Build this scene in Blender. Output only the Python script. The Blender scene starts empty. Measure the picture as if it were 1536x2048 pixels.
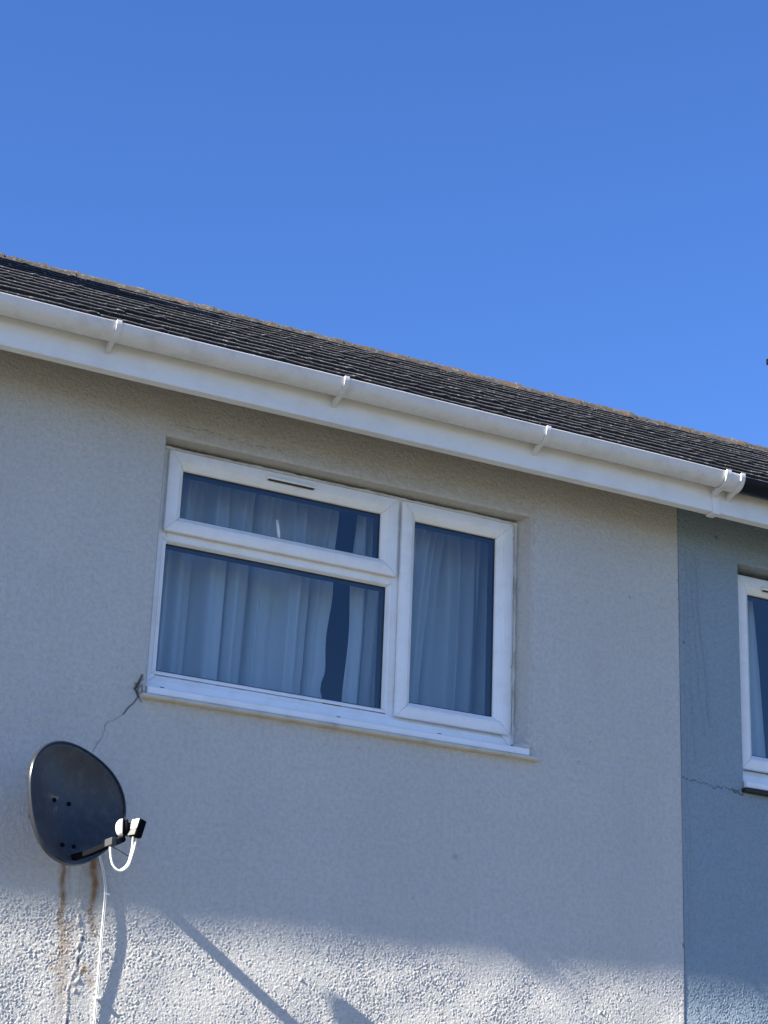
import bpy, math, random
import numpy as np
from mathutils import Vector, Matrix

random.seed(7)
RNG = np.random.default_rng(11)
R = math.radians
scene = bpy.context.scene
C = scene.collection

# ------------------------------------------------------------------ camera
CAM = Vector((0.0, -7.2, 1.6))
yaw, pitch, roll = R(26.51), R(20.605), R(2.277)
fwd = Vector((math.sin(yaw) * math.cos(pitch), math.cos(yaw) * math.cos(pitch), math.sin(pitch)))
rt = fwd.cross(Vector((0, 0, 1))).normalized()
up = rt.cross(fwd)
rt2 = math.cos(roll) * rt + math.sin(roll) * up
up2 = -math.sin(roll) * rt + math.cos(roll) * up
cam_d = bpy.data.cameras.new('camera')
cam = bpy.data.objects.new('camera', cam_d)
C.objects.link(cam)
m = Matrix((rt2, up2, -fwd)).transposed().to_4x4()
m.translation = CAM
cam.matrix_world = m
cam_d.sensor_fit = 'HORIZONTAL'
cam_d.sensor_width = 36.0
cam_d.lens = 36.0 * 3999.5 / 1536.0
cam_d.clip_start = 0.05
cam_d.clip_end = 2000.0
scene.camera = cam

# ------------------------------------------------------------------ sky, sun, exposure
SUN_T = Vector((8.0, 1.0, -5.28)).normalized()          # the way sunlight travels: almost along the wall
to_sun = -SUN_T
world = bpy.data.worlds.new('World')
scene.world = world
world.use_nodes = True
wn = world.node_tree
wn.nodes.clear()
sky = wn.nodes.new('ShaderNodeTexSky')
sky.sky_type = 'NISHITA'
sky.sun_disc = False
sky.sun_elevation = math.asin(to_sun.z)
sky.sun_rotation = math.atan2(to_sun.x, to_sun.y)
sky.air_density = 1.0
sky.dust_density = 0.1
sky.ozone_density = 3.0
hs = wn.nodes.new('ShaderNodeHueSaturation')
hs.inputs['Saturation'].default_value = 1.12
bg = wn.nodes.new('ShaderNodeBackground')
bg.inputs['Strength'].default_value = 0.05
wo = wn.nodes.new('ShaderNodeOutputWorld')
wn.links.new(sky.outputs[0], hs.inputs['Color'])
tint = wn.nodes.new('ShaderNodeMix'); tint.data_type = 'RGBA'; tint.blend_type = 'MULTIPLY'
tint.inputs[0].default_value = 1.0; tint.inputs[7].default_value = (0.685, 0.855, 1.25, 1)      # the deep blue of a very clear sky, everywhere alike
wn.links.new(hs.outputs[0], tint.inputs[6])
wn.links.new(tint.outputs[2], bg.inputs['Color'])
wn.links.new(bg.outputs[0], wo.inputs['Surface'])

sd = bpy.data.lights.new('sun', 'SUN')
sd.energy = 5.0
sd.angle = R(0.53)
sd.color = (1.0, 0.92, 0.80)
sun = bpy.data.objects.new('sun', sd)
C.objects.link(sun)
sun.rotation_euler = SUN_T.to_track_quat('-Z', 'Y').to_euler()
sun.location = (-20, -4, 20)

scene.view_settings.view_transform = 'Standard'
scene.view_settings.look = 'None'
scene.view_settings.exposure = 1.90
scene.view_settings.gamma = 1.0
scene.view_settings.use_curve_mapping = False
scene.cycles.max_bounces = 10
scene.cycles.transparent_max_bounces = 12

# ------------------------------------------------------------------ materials
def mat(name, col, rough=0.6, metal=0.0, spec=0.5):
    mt = bpy.data.materials.new(name)
    mt.use_nodes = True
    b = mt.node_tree.nodes['Principled BSDF']
    b.inputs['Base Color'].default_value = (*col, 1)
    b.inputs['Roughness'].default_value = rough
    b.inputs['Metallic'].default_value = metal
    b.inputs['Specular IOR Level'].default_value = spec
    return mt

class NT:
    """short helpers for node wiring"""
    def __init__(s, mt):
        s.t = mt.node_tree; s.b = s.t.nodes['Principled BSDF']
        s.geo = s.t.nodes.new('ShaderNodeNewGeometry')
    def new(s, k, **kw):
        n = s.t.nodes.new(k)
        for a, v in kw.items(): setattr(n, a, v)
        return n
    def link(s, a, b): s.t.links.new(a, b)
    def noise(s, scale, detail=4, rough=0.6, stretch=None, coord=None):
        n = s.new('ShaderNodeTexNoise')
        n.inputs['Scale'].default_value = scale
        n.inputs['Detail'].default_value = detail
        n.inputs['Roughness'].default_value = rough
        src = coord or s.geo.outputs['Position']
        if stretch:
            mp = s.new('ShaderNodeMapping'); mp.inputs['Scale'].default_value = stretch
            s.link(src, mp.inputs['Vector']); src = mp.outputs[0]
        s.link(src, n.inputs['Vector'])
        return n.outputs['Fac']
    def ramp(s, fac, a, b, lo=0.0, hi=1.0):
        n = s.new('ShaderNodeMapRange')
        n.inputs['From Min'].default_value = a; n.inputs['From Max'].default_value = b
        n.inputs['To Min'].default_value = lo; n.inputs['To Max'].default_value = hi
        s.link(fac, n.inputs['Value'])
        return n.outputs[0]
    def mul(s, a, b):
        n = s.new('ShaderNodeMath', operation='MULTIPLY')
        for i, v in enumerate((a, b)):
            if isinstance(v, (int, float)): n.inputs[i].default_value = v
            else: s.link(v, n.inputs[i])
        return n.outputs[0]
    def mix(s, fac, a, b, blend='MIX'):
        n = s.new('ShaderNodeMix', data_type='RGBA', blend_type=blend)
        if isinstance(fac, (int, float)): n.inputs[0].default_value = fac
        else: s.link(fac, n.inputs[0])
        for i, v in ((6, a), (7, b)):
            if isinstance(v, tuple): n.inputs[i].default_value = (*v, 1)
            else: s.link(v, n.inputs[i])
        return n.outputs[2]
    def bump(s, h, strength, dist):
        n = s.new('ShaderNodeBump')
        n.inputs['Strength'].default_value = strength
        n.inputs['Distance'].default_value = dist
        s.link(h, n.inputs['Height']); s.link(n.outputs[0], s.b.inputs['Normal'])
    def color(s, c): s.link(c, s.b.inputs['Base Color'])

def render_mat(name, base, alt):
    """masonry paint over textured render, with the stains carried by the mesh: R rust, G crack and dirt, B bare filler"""
    mt = mat(name, base, 0.75, spec=0.25)
    n = NT(mt)
    at = n.new('ShaderNodeVertexColor', layer_name='stain')
    sp = n.new('ShaderNodeSeparateColor'); n.link(at.outputs[0], sp.inputs[0])
    c = n.mix(n.ramp(n.noise(1.3, 5, 0.6), 0.35, 0.7), base, alt)
    c = n.mix(n.ramp(n.noise(5.0, 6, 0.7, (1.6, 1.6, 0.3)), 0.55, 0.8, 0, 0.22), c, tuple(v * 0.72 for v in base))
    c = n.mix(n.ramp(n.noise(52, 5, 0.7), 0.43, 0.60, 0, 0.36), c, tuple(v * 0.70 for v in base))
    c = n.mix(n.ramp(n.noise(0.8, 5, 0.65, (2.2, 2.2, 0.5)), 0.5, 0.75, 0, 0.25), c, tuple(v * 0.78 for v in base))
    c = n.mix(sp.outputs[2], c, (0.60, 0.57, 0.50))
    c = n.mix(n.mul(sp.outputs[0], n.ramp(n.noise(90, 4, 0.7), 0.25, 0.6, 0.75, 1.0)), c, (0.31, 0.15, 0.035))
    c = n.mix(sp.outputs[1], c, (0.045, 0.043, 0.04))
    n.color(c)
    n.bump(n.noise(62, 6, 0.72), 1.0, 0.017)
    return mt

M = {}
M['render_grey'] = render_mat('render_grey', (0.715, 0.702, 0.658), (0.75, 0.738, 0.70))
M['render_blue'] = render_mat('render_blue', (0.335, 0.430, 0.500), (0.355, 0.455, 0.525))

def pvc_mat(name, col, dirt, rough=0.35, dirt_amt=0.35):
    mt = mat(name, col, rough)
    n = NT(mt)
    c = n.mix(n.ramp(n.noise(9, 6, 0.65), 0.47, 0.74, 0, min(1, dirt_amt * 1.4)), col, dirt)
    c = n.mix(n.ramp(n.noise(2.2, 6, 0.7, (1, 1, 5)), 0.5, 0.75, 0, dirt_amt * 0.8), c, dirt)
    c = n.mix(n.ramp(n.noise(120, 3, 0.6), 0.70, 0.80, 0, 0.6), c, tuple(v * 0.6 for v in dirt))
    n.color(c)
    n.link(n.ramp(n.noise(20, 4), 0.3, 0.7, rough * 0.8, rough * 1.4), n.b.inputs['Roughness'])
    n.bump(n.noise(140, 3), 0.06, 0.001)
    return mt
M['pvc'] = pvc_mat('pvc_white', (0.88, 0.885, 0.88), (0.70, 0.68, 0.61))
M['pvc_old'] = pvc_mat('pvc_weathered', (0.68, 0.67, 0.63), (0.48, 0.45, 0.37), 0.5, 0.6)
M['gutter'] = pvc_mat('gutter_white', (0.66, 0.66, 0.65), (0.46, 0.445, 0.42), 0.3, 0.45)
M['gutter_black'] = mat('gutter_black', (0.003, 0.005, 0.012), 0.35, spec=0.2)
M['fascia'] = pvc_mat('fascia_white', (0.78, 0.79, 0.78), (0.60, 0.59, 0.55), 0.45, 0.3)
M['gasket'] = mat('rubber_black', (0.012, 0.013, 0.015), 0.6)
M['sealant'] = pvc_mat('sealant', (0.70, 0.68, 0.62), (0.38, 0.35, 0.28), 0.6, 0.8)
M['drip'] = pvc_mat('drip_stone', (0.58, 0.55, 0.48), (0.36, 0.33, 0.26), 0.8, 0.6)
M['white_plastic'] = mat('white_plastic', (0.80, 0.80, 0.77), 0.4)
M['black_plastic'] = mat('black_plastic', (0.007, 0.008, 0.010), 0.7, spec=0.0)
M['grey_plastic'] = mat('grey_plastic', (0.055, 0.055, 0.06), 0.6, spec=0.2)
M['label_grey'] = mat('label_grey', (0.14, 0.14, 0.14), 0.5)
M['steel'] = mat('galvanised_steel', (0.10, 0.10, 0.105), 0.5, 0.7)
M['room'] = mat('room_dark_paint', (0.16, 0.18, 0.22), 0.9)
M['cable'] = mat('cable_white', (0.74, 0.74, 0.71), 0.45)
M['aluminium'] = mat('aluminium_dull', (0.05, 0.05, 0.055), 0.45, 0.6)

# glass: clear with the reflection of two sheets
mt = bpy.data.materials.new('window_glass'); mt.use_nodes = True
t = mt.node_tree; t.nodes.remove(t.nodes['Principled BSDF'])
tr = t.nodes.new('ShaderNodeBsdfTransparent'); tr.inputs[0].default_value = (0.79, 0.845, 0.875, 1)
gl = t.nodes.new('ShaderNodeBsdfGlossy'); gl.inputs['Roughness'].default_value = 0.02
fr = t.nodes.new('ShaderNodeFresnel'); gg = t.nodes.new('ShaderNodeNewGeometry')
gi = t.nodes.new('ShaderNodeMapRange'); gi.inputs['To Min'].default_value = 1.72; gi.inputs['To Max'].default_value = 1 / 1.72
t.links.new(gg.outputs['Backfacing'], gi.inputs['Value']); t.links.new(gi.outputs[0], fr.inputs['IOR'])     # both faces reflect alike
mx = t.nodes.new('ShaderNodeMixShader')
t.links.new(fr.outputs[0], mx.inputs[0]); t.links.new(tr.outputs[0], mx.inputs[1]); t.links.new(gl.outputs[0], mx.inputs[2])
t.links.new(mx.outputs[0], t.nodes['Material Output'].inputs['Surface'])
M['glass'] = mt

# curtain cloth
mt = mat('curtain_cloth', (0.90, 0.90, 0.88), 0.9, spec=0.1)
n = NT(mt); n.color(n.mix(n.ramp(n.noise(3, 4, 0.6, (4, 4, 0.4)), 0.4, 0.7), (0.90, 0.90, 0.88), (0.82, 0.82, 0.80)))
n.bump(n.noise(900, 2), 0.1, 0.001)
M['curtain'] = mt

# concrete tile: dark, weathered, pale lichen specks, each tile its own tone
def tile_mat(name, base, lich, amt, orange):
    mt = mat(name, base, 0.85, spec=0.3)
    n = NT(mt)
    oi = n.new('ShaderNodeObjectInfo')
    c = n.mix(n.ramp(oi.outputs['Random'], 0, 1), tuple(v * 0.75 for v in base), tuple(v * 1.3 for v in base))
    c = n.mix(n.ramp(n.noise(14, 5, 0.7), 0.45, 0.75, 0, 0.6), c, tuple(v * 1.7 for v in base))
    c = n.mix(n.ramp(n.noise(38, 5, 0.75), 0.60 - amt, 0.72 - amt, 0, 0.9), c, lich)
    if orange: c = n.mix(n.ramp(n.noise(9, 6, 0.75), 0.535, 0.65, 0, 0.8), c, orange)
    n.color(c)
    n.bump(n.noise(160, 4, 0.7), 0.5, 0.004)
    return mt
M['tile'] = tile_mat('roof_tile_concrete', (0.015, 0.0155, 0.018), (0.24, 0.23, 0.20), 0.0, None)
M['tile_edge'] = tile_mat('roof_tile_pale_edge', (0.064, 0.064, 0.067), (0.38, 0.39, 0.36), 0.05, None)  # paler tone for the upper front bevel of every tile
M['ridge'] = tile_mat('ridge_tile_lichen', (0.05, 0.046, 0.04), (0.20, 0.19, 0.165), 0.06, (0.13, 0.068, 0.028))
M['deck'] = mat('roof_felt', (0.02, 0.02, 0.022), 0.9)

# dish mesh: dark painted perforated sheet, holes far below a pixel
mt = mat('dish_mesh_sheet', (0.028, 0.032, 0.042), 0.42)
n = NT(mt)
n.color(n.mix(n.ramp(n.noise(25, 6, 0.75), 0.48, 0.78, 0, 0.8), (0.026, 0.030, 0.038), (0.095, 0.092, 0.088)))
tb = n.new('ShaderNodeBsdfTransparent'); ms = n.new('ShaderNodeMixShader'); ms.inputs[0].default_value = 0.15
out = n.t.nodes['Material Output']
n.link(n.b.outputs[0], ms.inputs[1]); n.link(tb.outputs[0], ms.inputs[2]); n.link(ms.outputs[0], out.inputs['Surface'])
M['dish'] = mt
M['dish_rim'] = mat('dish_rim_paint', (0.022, 0.025, 0.029), 0.24)

# ground: pale concrete and worn grass
mt = mat('ground_mix', (0.28, 0.26, 0.22), 0.9)
n = NT(mt)
c = n.mix(n.ramp(n.noise(0.12, 5, 0.6), 0.45, 0.55), (0.14, 0.13, 0.112), (0.06, 0.062, 0.036))
n.color(n.mix(n.ramp(n.noise(6, 6, 0.7), 0.3, 0.8, 0, 0.5), c, (0.08, 0.07, 0.058)))
M['ground'] = mt

# ------------------------------------------------------------------ builders
WORLD = {}                                               # object -> world position of its origin

def tag(o, label=None, cat=None, group=None, kind=None):
    if label: o['label'] = label
    if cat: o['category'] = cat
    if group: o['group'] = group
    if kind: o['kind'] = kind
    return o

def empty(name, loc, parent=None):
    o = bpy.data.objects.new(name, None); C.objects.link(o)
    o.empty_display_size = 0.2
    place(o, loc, parent)
    return o

def place(o, loc, parent):
    loc = Vector(loc)
    WORLD[o] = loc
    if parent is not None:
        o.parent = parent
        o.location = loc - WORLD[parent]
    else:
        o.location = loc

class MB:
    def __init__(s): s.v = []; s.f = []; s.n = 0
    def add(s, vs, fs):
        b = s.n
        s.v.extend([tuple(p) for p in vs]); s.n += len(vs)
        s.f.extend([tuple(i + b for i in f) for f in fs])
        return s
    def box(s, a, b):
        (x0, y0, z0), (x1, y1, z1) = a, b
        vs = [(x0, y0, z0), (x1, y0, z0), (x1, y1, z0), (x0, y1, z0), (x0, y0, z1), (x1, y0, z1), (x1, y1, z1), (x0, y1, z1)]
        return s.add(vs, [(0, 3, 2, 1), (4, 5, 6, 7), (0, 1, 5, 4), (1, 2, 6, 5), (2, 3, 7, 6), (3, 0, 4, 7)])
    def obox(s, c, ax, half):
        """oriented box: centre, three axes, half sizes"""
        vs = []
        for k in ((-1, -1, -1), (1, -1, -1), (1, 1, -1), (-1, 1, -1), (-1, -1, 1), (1, -1, 1), (1, 1, 1), (-1, 1, 1)):
            p = Vector(c)
            for i in range(3): p += Vector(ax[i]) * (k[i] * half[i])
            vs.append(p)
        return s.add(vs, [(0, 3, 2, 1), (4, 5, 6, 7), (0, 1, 5, 4), (1, 2, 6, 5), (2, 3, 7, 6), (3, 0, 4, 7)])
    def extrude_x(s, prof, x0, x1, segs=1, closed=True, caps=True, wob=0.0):
        """profile of (y, z) points swept along x"""
        k = len(prof); vs = []; fs = []
        for i in range(segs + 1):
            x = x0 + (x1 - x0) * i / segs
            dz = wob * (math.sin(x * 1.7) + 0.6 * math.sin(x * 4.1 + 1)) if wob else 0
            vs += [(x, y, z + dz) for y, z in prof]
        for i in range(segs):
            for j in range(k if closed else k - 1):
                a = i * k + j; b = i * k + (j + 1) % k
                fs.append((a, b, b + k, a + k))
        if caps and closed:
            fs.append(tuple(range(k - 1, -1, -1))); fs.append(tuple(segs * k + j for j in range(k)))
        return s.add(vs, fs)
    def tube(s, pts, r, seg=10, caps=True):
        pts = [Vector(p) for p in pts]; k = len(pts)
        rs = r if isinstance(r, (list, tuple)) else [r] * k
        vs = []; fs = []; prev = None
        for i, p in enumerate(pts):
            d = (pts[min(i + 1, k - 1)] - pts[max(i - 1, 0)]).normalized()
            if prev is None:
                a = d.orthogonal().normalized()
            else:
                a = (prev - d * prev.dot(d)).normalized()
            prev = a; b = d.cross(a)
            for j in range(seg):
                th = 2 * math.pi * j / seg
                vs.append(p + (a * math.cos(th) + b * math.sin(th)) * rs[i])
        for i in range(k - 1):
            for j in range(seg):
                q = i * seg + j; w = i * seg + (j + 1) % seg
                fs.append((q, w, w + seg, q + seg))
        if caps:
            fs.append(tuple(range(seg - 1, -1, -1))); fs.append(tuple((k - 1) * seg + j for j in range(seg)))
        return s.add(vs, fs)
    def lathe(s, c, ax, prof, seg=28):
        """prof: (distance along axis, radius)"""
        ax = Vector(ax).normalized(); a = ax.orthogonal().normalized(); b = ax.cross(a)
        vs = []; fs = []
        for d, r in prof:
            for j in range(seg):
                th = 2 * math.pi * j / seg
                vs.append(Vector(c) + ax * d + (a * math.cos(th) + b * math.sin(th)) * max(r, 1e-5))
        for i in range(len(prof) - 1):
            for j in range(seg):
                q = i * seg + j; w = i * seg + (j + 1) % seg
                fs.append((q, w, w + seg, q + seg))
        return s.add(vs, fs)
    def frame(s, x0, x1, z0, z1, prof, gap=0.0009):
        """four mitred bars round a rectangle; prof: (u inwards, y depth)"""
        def ring(u, g, side):
            xa, xb, za, zb = x0 + u, x1 - u, z0 + u, z1 - u
            if side == 'b': return (xa + g, za), (xb - g, za)
            if side == 't': return (xb - g, zb), (xa + g, zb)
            if side == 'l': return (xa, zb - g), (xa, za + g)
            return (xb, za + g), (xb, zb - g)
        for side in 'btlr':
            vs = []; fs = []
            for u, y in prof:
                (ax, az), (bx, bz) = ring(u, gap, side)
                vs += [(ax, y, az), (bx, y, bz)]
            for i in range(len(prof) - 1):
                a = 2 * i
                fs.append((a, a + 1, a + 3, a + 2))
            s.add(vs, fs)
        return s
    def build(s, name, material, parent=None, origin=None, smooth=None, bevel=0.0, bseg=2):
        me = bpy.data.meshes.new(name)
        vs = np.array(s.v, dtype=float)
        if origin is None:
            lo, hi = vs.min(0), vs.max(0)
            origin = ((lo[0] + hi[0]) / 2, (lo[1] + hi[1]) / 2, lo[2])
        me.from_pydata([tuple(p) for p in (vs - np.array(origin))], [], s.f)
        me.materials.append(material)
        if smooth is not None:
            me.shade_smooth()
            me.set_sharp_from_angle(angle=R(smooth))
        me.validate()
        o = bpy.data.objects.new(name, me); C.objects.link(o)
        place(o, origin, parent)
        if bevel:
            bm = o.modifiers.new('bevel', 'BEVEL'); bm.width = bevel; bm.segments = bseg; bm.limit_method = 'ANGLE'
            bm.angle_limit = R(40)
            if smooth is None:
                me.shade_smooth(); me.set_sharp_from_angle(angle=R(35))
                bm.harden_normals = False
        return o

def smoothpath(pts, n=6):
    """Catmull-Rom through points"""
    P = [Vector(p) for p in pts]; P = [2 * P[0] - P[1]] + P + [2 * P[-1] - P[-2]]
    out = []
    for i in range(1, len(P) - 2):
        for k in range(n):
            t = k / n
            a, b, c, d = P[i - 1:i + 3]
            out.append(0.5 * ((2 * b) + (c - a) * t + (2 * a - 5 * b + 4 * c - d) * t * t + (3 * b - a - 3 * c + d) * t ** 3))
    out.append(P[-2])
    return out

# ------------------------------------------------------------------ layout numbers (metres)
XB = 5.125                     # joint between the two houses
WIN = (2.582, 4.327, 3.655, 4.753)
NWIN = (5.467, 6.70, 3.675, 4.755)
WALL_TOP = 5.08
RIDGE_Y, APEX_Z = 3.46, 7.182
EAVE_Y, EAVE_Z = -0.355, 5.025
PITCH = math.atan2(APEX_Z - EAVE_Z, RIDGE_Y - EAVE_Y)

ground = MB().box((-150, -150, -0.3), (150, 150, 0)).build('ground', M['ground'])
tag(ground, kind='structure')

house = empty('grey_house', (1.6, 3.6, 0))
tag(house, 'pale grey rendered house with white gutter, wide white window and pale curtains', 'house', 'terraced houses')
nhouse = empty('blue_house', (7.3, 3.6, 0))
tag(nhouse, 'blue painted neighbour house at the right edge with black gutter', 'house', 'terraced houses')

# ------------------------------------------------------------------ rendered walls
NT_SIZE = 1024
PIX = 0.003
def band_noise(seed, wl, width, skew=0.0):
    r = np.random.default_rng(seed)
    f = np.fft.rfft2(r.standard_normal((NT_SIZE, NT_SIZE)))
    kx = np.fft.rfftfreq(NT_SIZE, PIX); ky = np.fft.fftfreq(NT_SIZE, PIX)
    k = np.hypot(kx[None, :], ky[:, None]); k0 = 1 / wl
    f *= np.exp(-0.5 * ((k - k0) / (width * k0)) ** 2)
    h = np.fft.irfft2(f, s=(NT_SIZE, NT_SIZE)); h /= h.std()
    return h
TEX = 0.92 * band_noise(1, 0.0115, 0.48) + 0.26 * band_noise(2, 0.022, 0.4)
TEX = np.sign(TEX) * np.abs(TEX) ** 0.95 * np.clip(0.85 + 0.32 * band_noise(7, 0.055, 0.5), 0.2, 1.9)
LOW = band_noise(3, 0.35, 0.5) + 0.6 * band_noise(4, 0.9, 0.4)
LOW /= LOW.std()
PATCH = band_noise(6, 0.5, 0.5)

def sample(T, x, z, scale=1.0):
    u = (x / PIX * scale) % NT_SIZE; w = (z / PIX * scale) % NT_SIZE
    i = np.floor(u).astype(int) % NT_SIZE; j = np.floor(w).astype(int) % NT_SIZE; fu = u - np.floor(u); fw = w - np.floor(w)
    i1 = (i + 1) % NT_SIZE; j1 = (j + 1) % NT_SIZE
    return (T[j, i] * (1 - fu) * (1 - fw) + T[j, i1] * fu * (1 - fw) + T[j1, i] * (1 - fu) * fw + T[j1, i1] * fu * fw)

def lines(stops):
    """stops: list of (from, to, step) joined into one increasing array"""
    out = []
    for a, b, st in stops:
        k = max(1, round((b - a) / st))
        out.append(np.linspace(a, b, k + 1)[:-1])
    out.append([stops[-1][1]])
    return np.concatenate(out)

def seg_dist(X, Z, pts):
    """distance to a polyline and the position along it"""
    best = np.full(X.shape, 1e9)
    for (ax, az), (bx, bz) in zip(pts[:-1], pts[1:]):
        dx, dz = bx - ax, bz - az
        t = np.clip(((X - ax) * dx + (Z - az) * dz) / (dx * dx + dz * dz), 0, 1)
        best = np.minimum(best, np.hypot(X - ax - t * dx, Z - az - t * dz))
    return best

def jag(pts, amp, n=6, seed=0):
    r = random.Random(seed); out = []
    for (ax, az), (bx, bz) in zip(pts[:-1], pts[1:]):
        for k in range(n):
            t = k / n
            out.append((ax + (bx - ax) * t + r.uniform(-amp, amp) * (k > 0), az + (bz - az) * t + r.uniform(-amp, amp) * (k > 0)))
    out.append(pts[-1])
    return out

def wall_mesh(name, xl, zl, win, y0, material, parent, fine, marks, edge_x=None):
    X, Z = np.meshgrid(xl, zl)
    x0, x1, z0, z1 = win
    fx0, fx1, fz0, fz1 = fine
    inside = (X >= fx0) & (X <= fx1) & (Z >= fz0) & (Z <= fz1)
    amp = 0.00058 * (1 + 0.22 * sample(PATCH, X, Z))
    H = amp * sample(TEX, X, Z) + 0.0009 * sample(LOW, X, Z)
    # softened arris round the opening
    dx = np.maximum(np.maximum(x0 - X, X - x1), 0); dz = np.maximum(np.maximum(z0 - Z, Z - z1), 0)
    d = np.hypot(dx, dz)
    H = H * np.clip(d / 0.012, 0.1, 1)
    r = 0.009
    H -= np.where(d < r, r - np.sqrt(np.maximum(r * r - (r - d) ** 2, 0)), 0) * 0.8
    if edge_x is not None:
        e = np.abs(X - edge_x)
        H -= np.where(e < r, r - np.sqrt(np.maximum(r * r - (r - e) ** 2, 0)), 0) * 0.7
    stain = np.zeros((*X.shape, 4)); stain[..., 3] = 1
    H = marks(X, Z, H, stain)
    H = np.where(inside, H, 0)
    Y = y0 - H
    nz, nx = X.shape
    idx = np.arange(nx * nz).reshape(nz, nx)
    a = idx[:-1, :-1]; b = idx[:-1, 1:]; c = idx[1:, 1:]; dd = idx[1:, :-1]
    cx = (X[:-1, :-1] + X[1:, 1:]) / 2; cz = (Z[:-1, :-1] + Z[1:, 1:]) / 2
    keep = ~((cx > x0) & (cx < x1) & (cz > z0) & (cz < z1))
    quads = np.stack([a[keep], b[keep], c[keep], dd[keep]], 1)
    V = np.stack([X.ravel(), Y.ravel(), Z.ravel()], 1)
    St = stain.reshape(-1, 4)
    # reveals: strips from the front edge back to the frame
    def strip(pa, pb, depth, k=40, dn=12, splay=0.0):
        """pa->pb along the edge on the front plane, running back in +y"""
        base = sum(len(v) for v in parts)
        t = np.linspace(0, 1, k + 1)[:, None, None]; q = np.linspace(0, 1, dn + 1)[None, :, None]
        P = np.array(pa)[None, None] * (1 - t) + np.array(pb)[None, None] * t
        P = np.repeat(P, dn + 1, 1)
        P = P + q * np.array([splay, depth, 0])
        nrm = np.cross(np.array(pb) - np.array(pa), [0, 1, 0]); nrm = nrm / np.linalg.norm(nrm)
        s_ = P[..., 0] + P[..., 2]
        hh = 0.0012 * sample(TEX, s_, P[..., 1] + 0.3) * np.clip(q[..., 0] * 8, 0, 1)
        P = P + hh[..., None] * nrm
        ii = base + np.arange((k + 1) * (dn + 1)).reshape(k + 1, dn + 1)
        f = np.stack([ii[:-1, :-1].ravel(), ii[1:, :-1].ravel(), ii[1:, 1:].ravel(), ii[:-1, 1:].ravel()], 1)
        parts.append(P.reshape(-1, 3)); faces.append(f)
        s2 = np.zeros((P.shape[0] * P.shape[1], 4)); s2[:, 3] = 1
        s2[:, 2] = 0.25
        return s2
    parts = [V]; faces = [quads]; sts = [St]
    yb = y0 + 0.006
    dpt = 0.155
    sts.append(strip((x0, yb, z1), (x0, yb, z0), dpt, int((z1 - z0) / 0.012)))
    sts.append(strip((x1, yb, z0), (x1, yb, z1), dpt, int((z1 - z0) / 0.012), splay=-0.050))
    sts.append(strip((x1, yb, z1), (x0, yb, z1), dpt, int((x1 - x0) / 0.012)))
    sts.append(strip((x0, yb, z0), (x1, yb, z0), dpt, int((x1 - x0) / 0.012)))
    V = np.concatenate(parts); Fc = np.concatenate(faces); S = np.concatenate(sts)
    org = np.array([(xl[0] + xl[-1]) / 2, y0, 0.0])
    me = bpy.data.meshes.new(name)
    me.vertices.add(len(V)); me.vertices.foreach_set('co', (V - org).astype(np.float32).ravel())
    me.loops.add(len(Fc) * 4); me.loops.foreach_set('vertex_index', Fc.astype(np.int32).ravel())
    me.polygons.add(len(Fc)); me.polygons.foreach_set('loop_start', (np.arange(len(Fc)) * 4).astype(np.int32))
    me.update(calc_edges=True)
    me.validate()
    ca = me.color_attributes.new('stain', 'FLOAT_COLOR', 'POINT')
    ca.data.foreach_set('color', S.astype(np.float32).ravel())
    me.materials.append(material)
    me.shade_smooth()
    o = bpy.data.objects.new(name, me); C.objects.link(o)
    place(o, org, parent)
    return o

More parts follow.
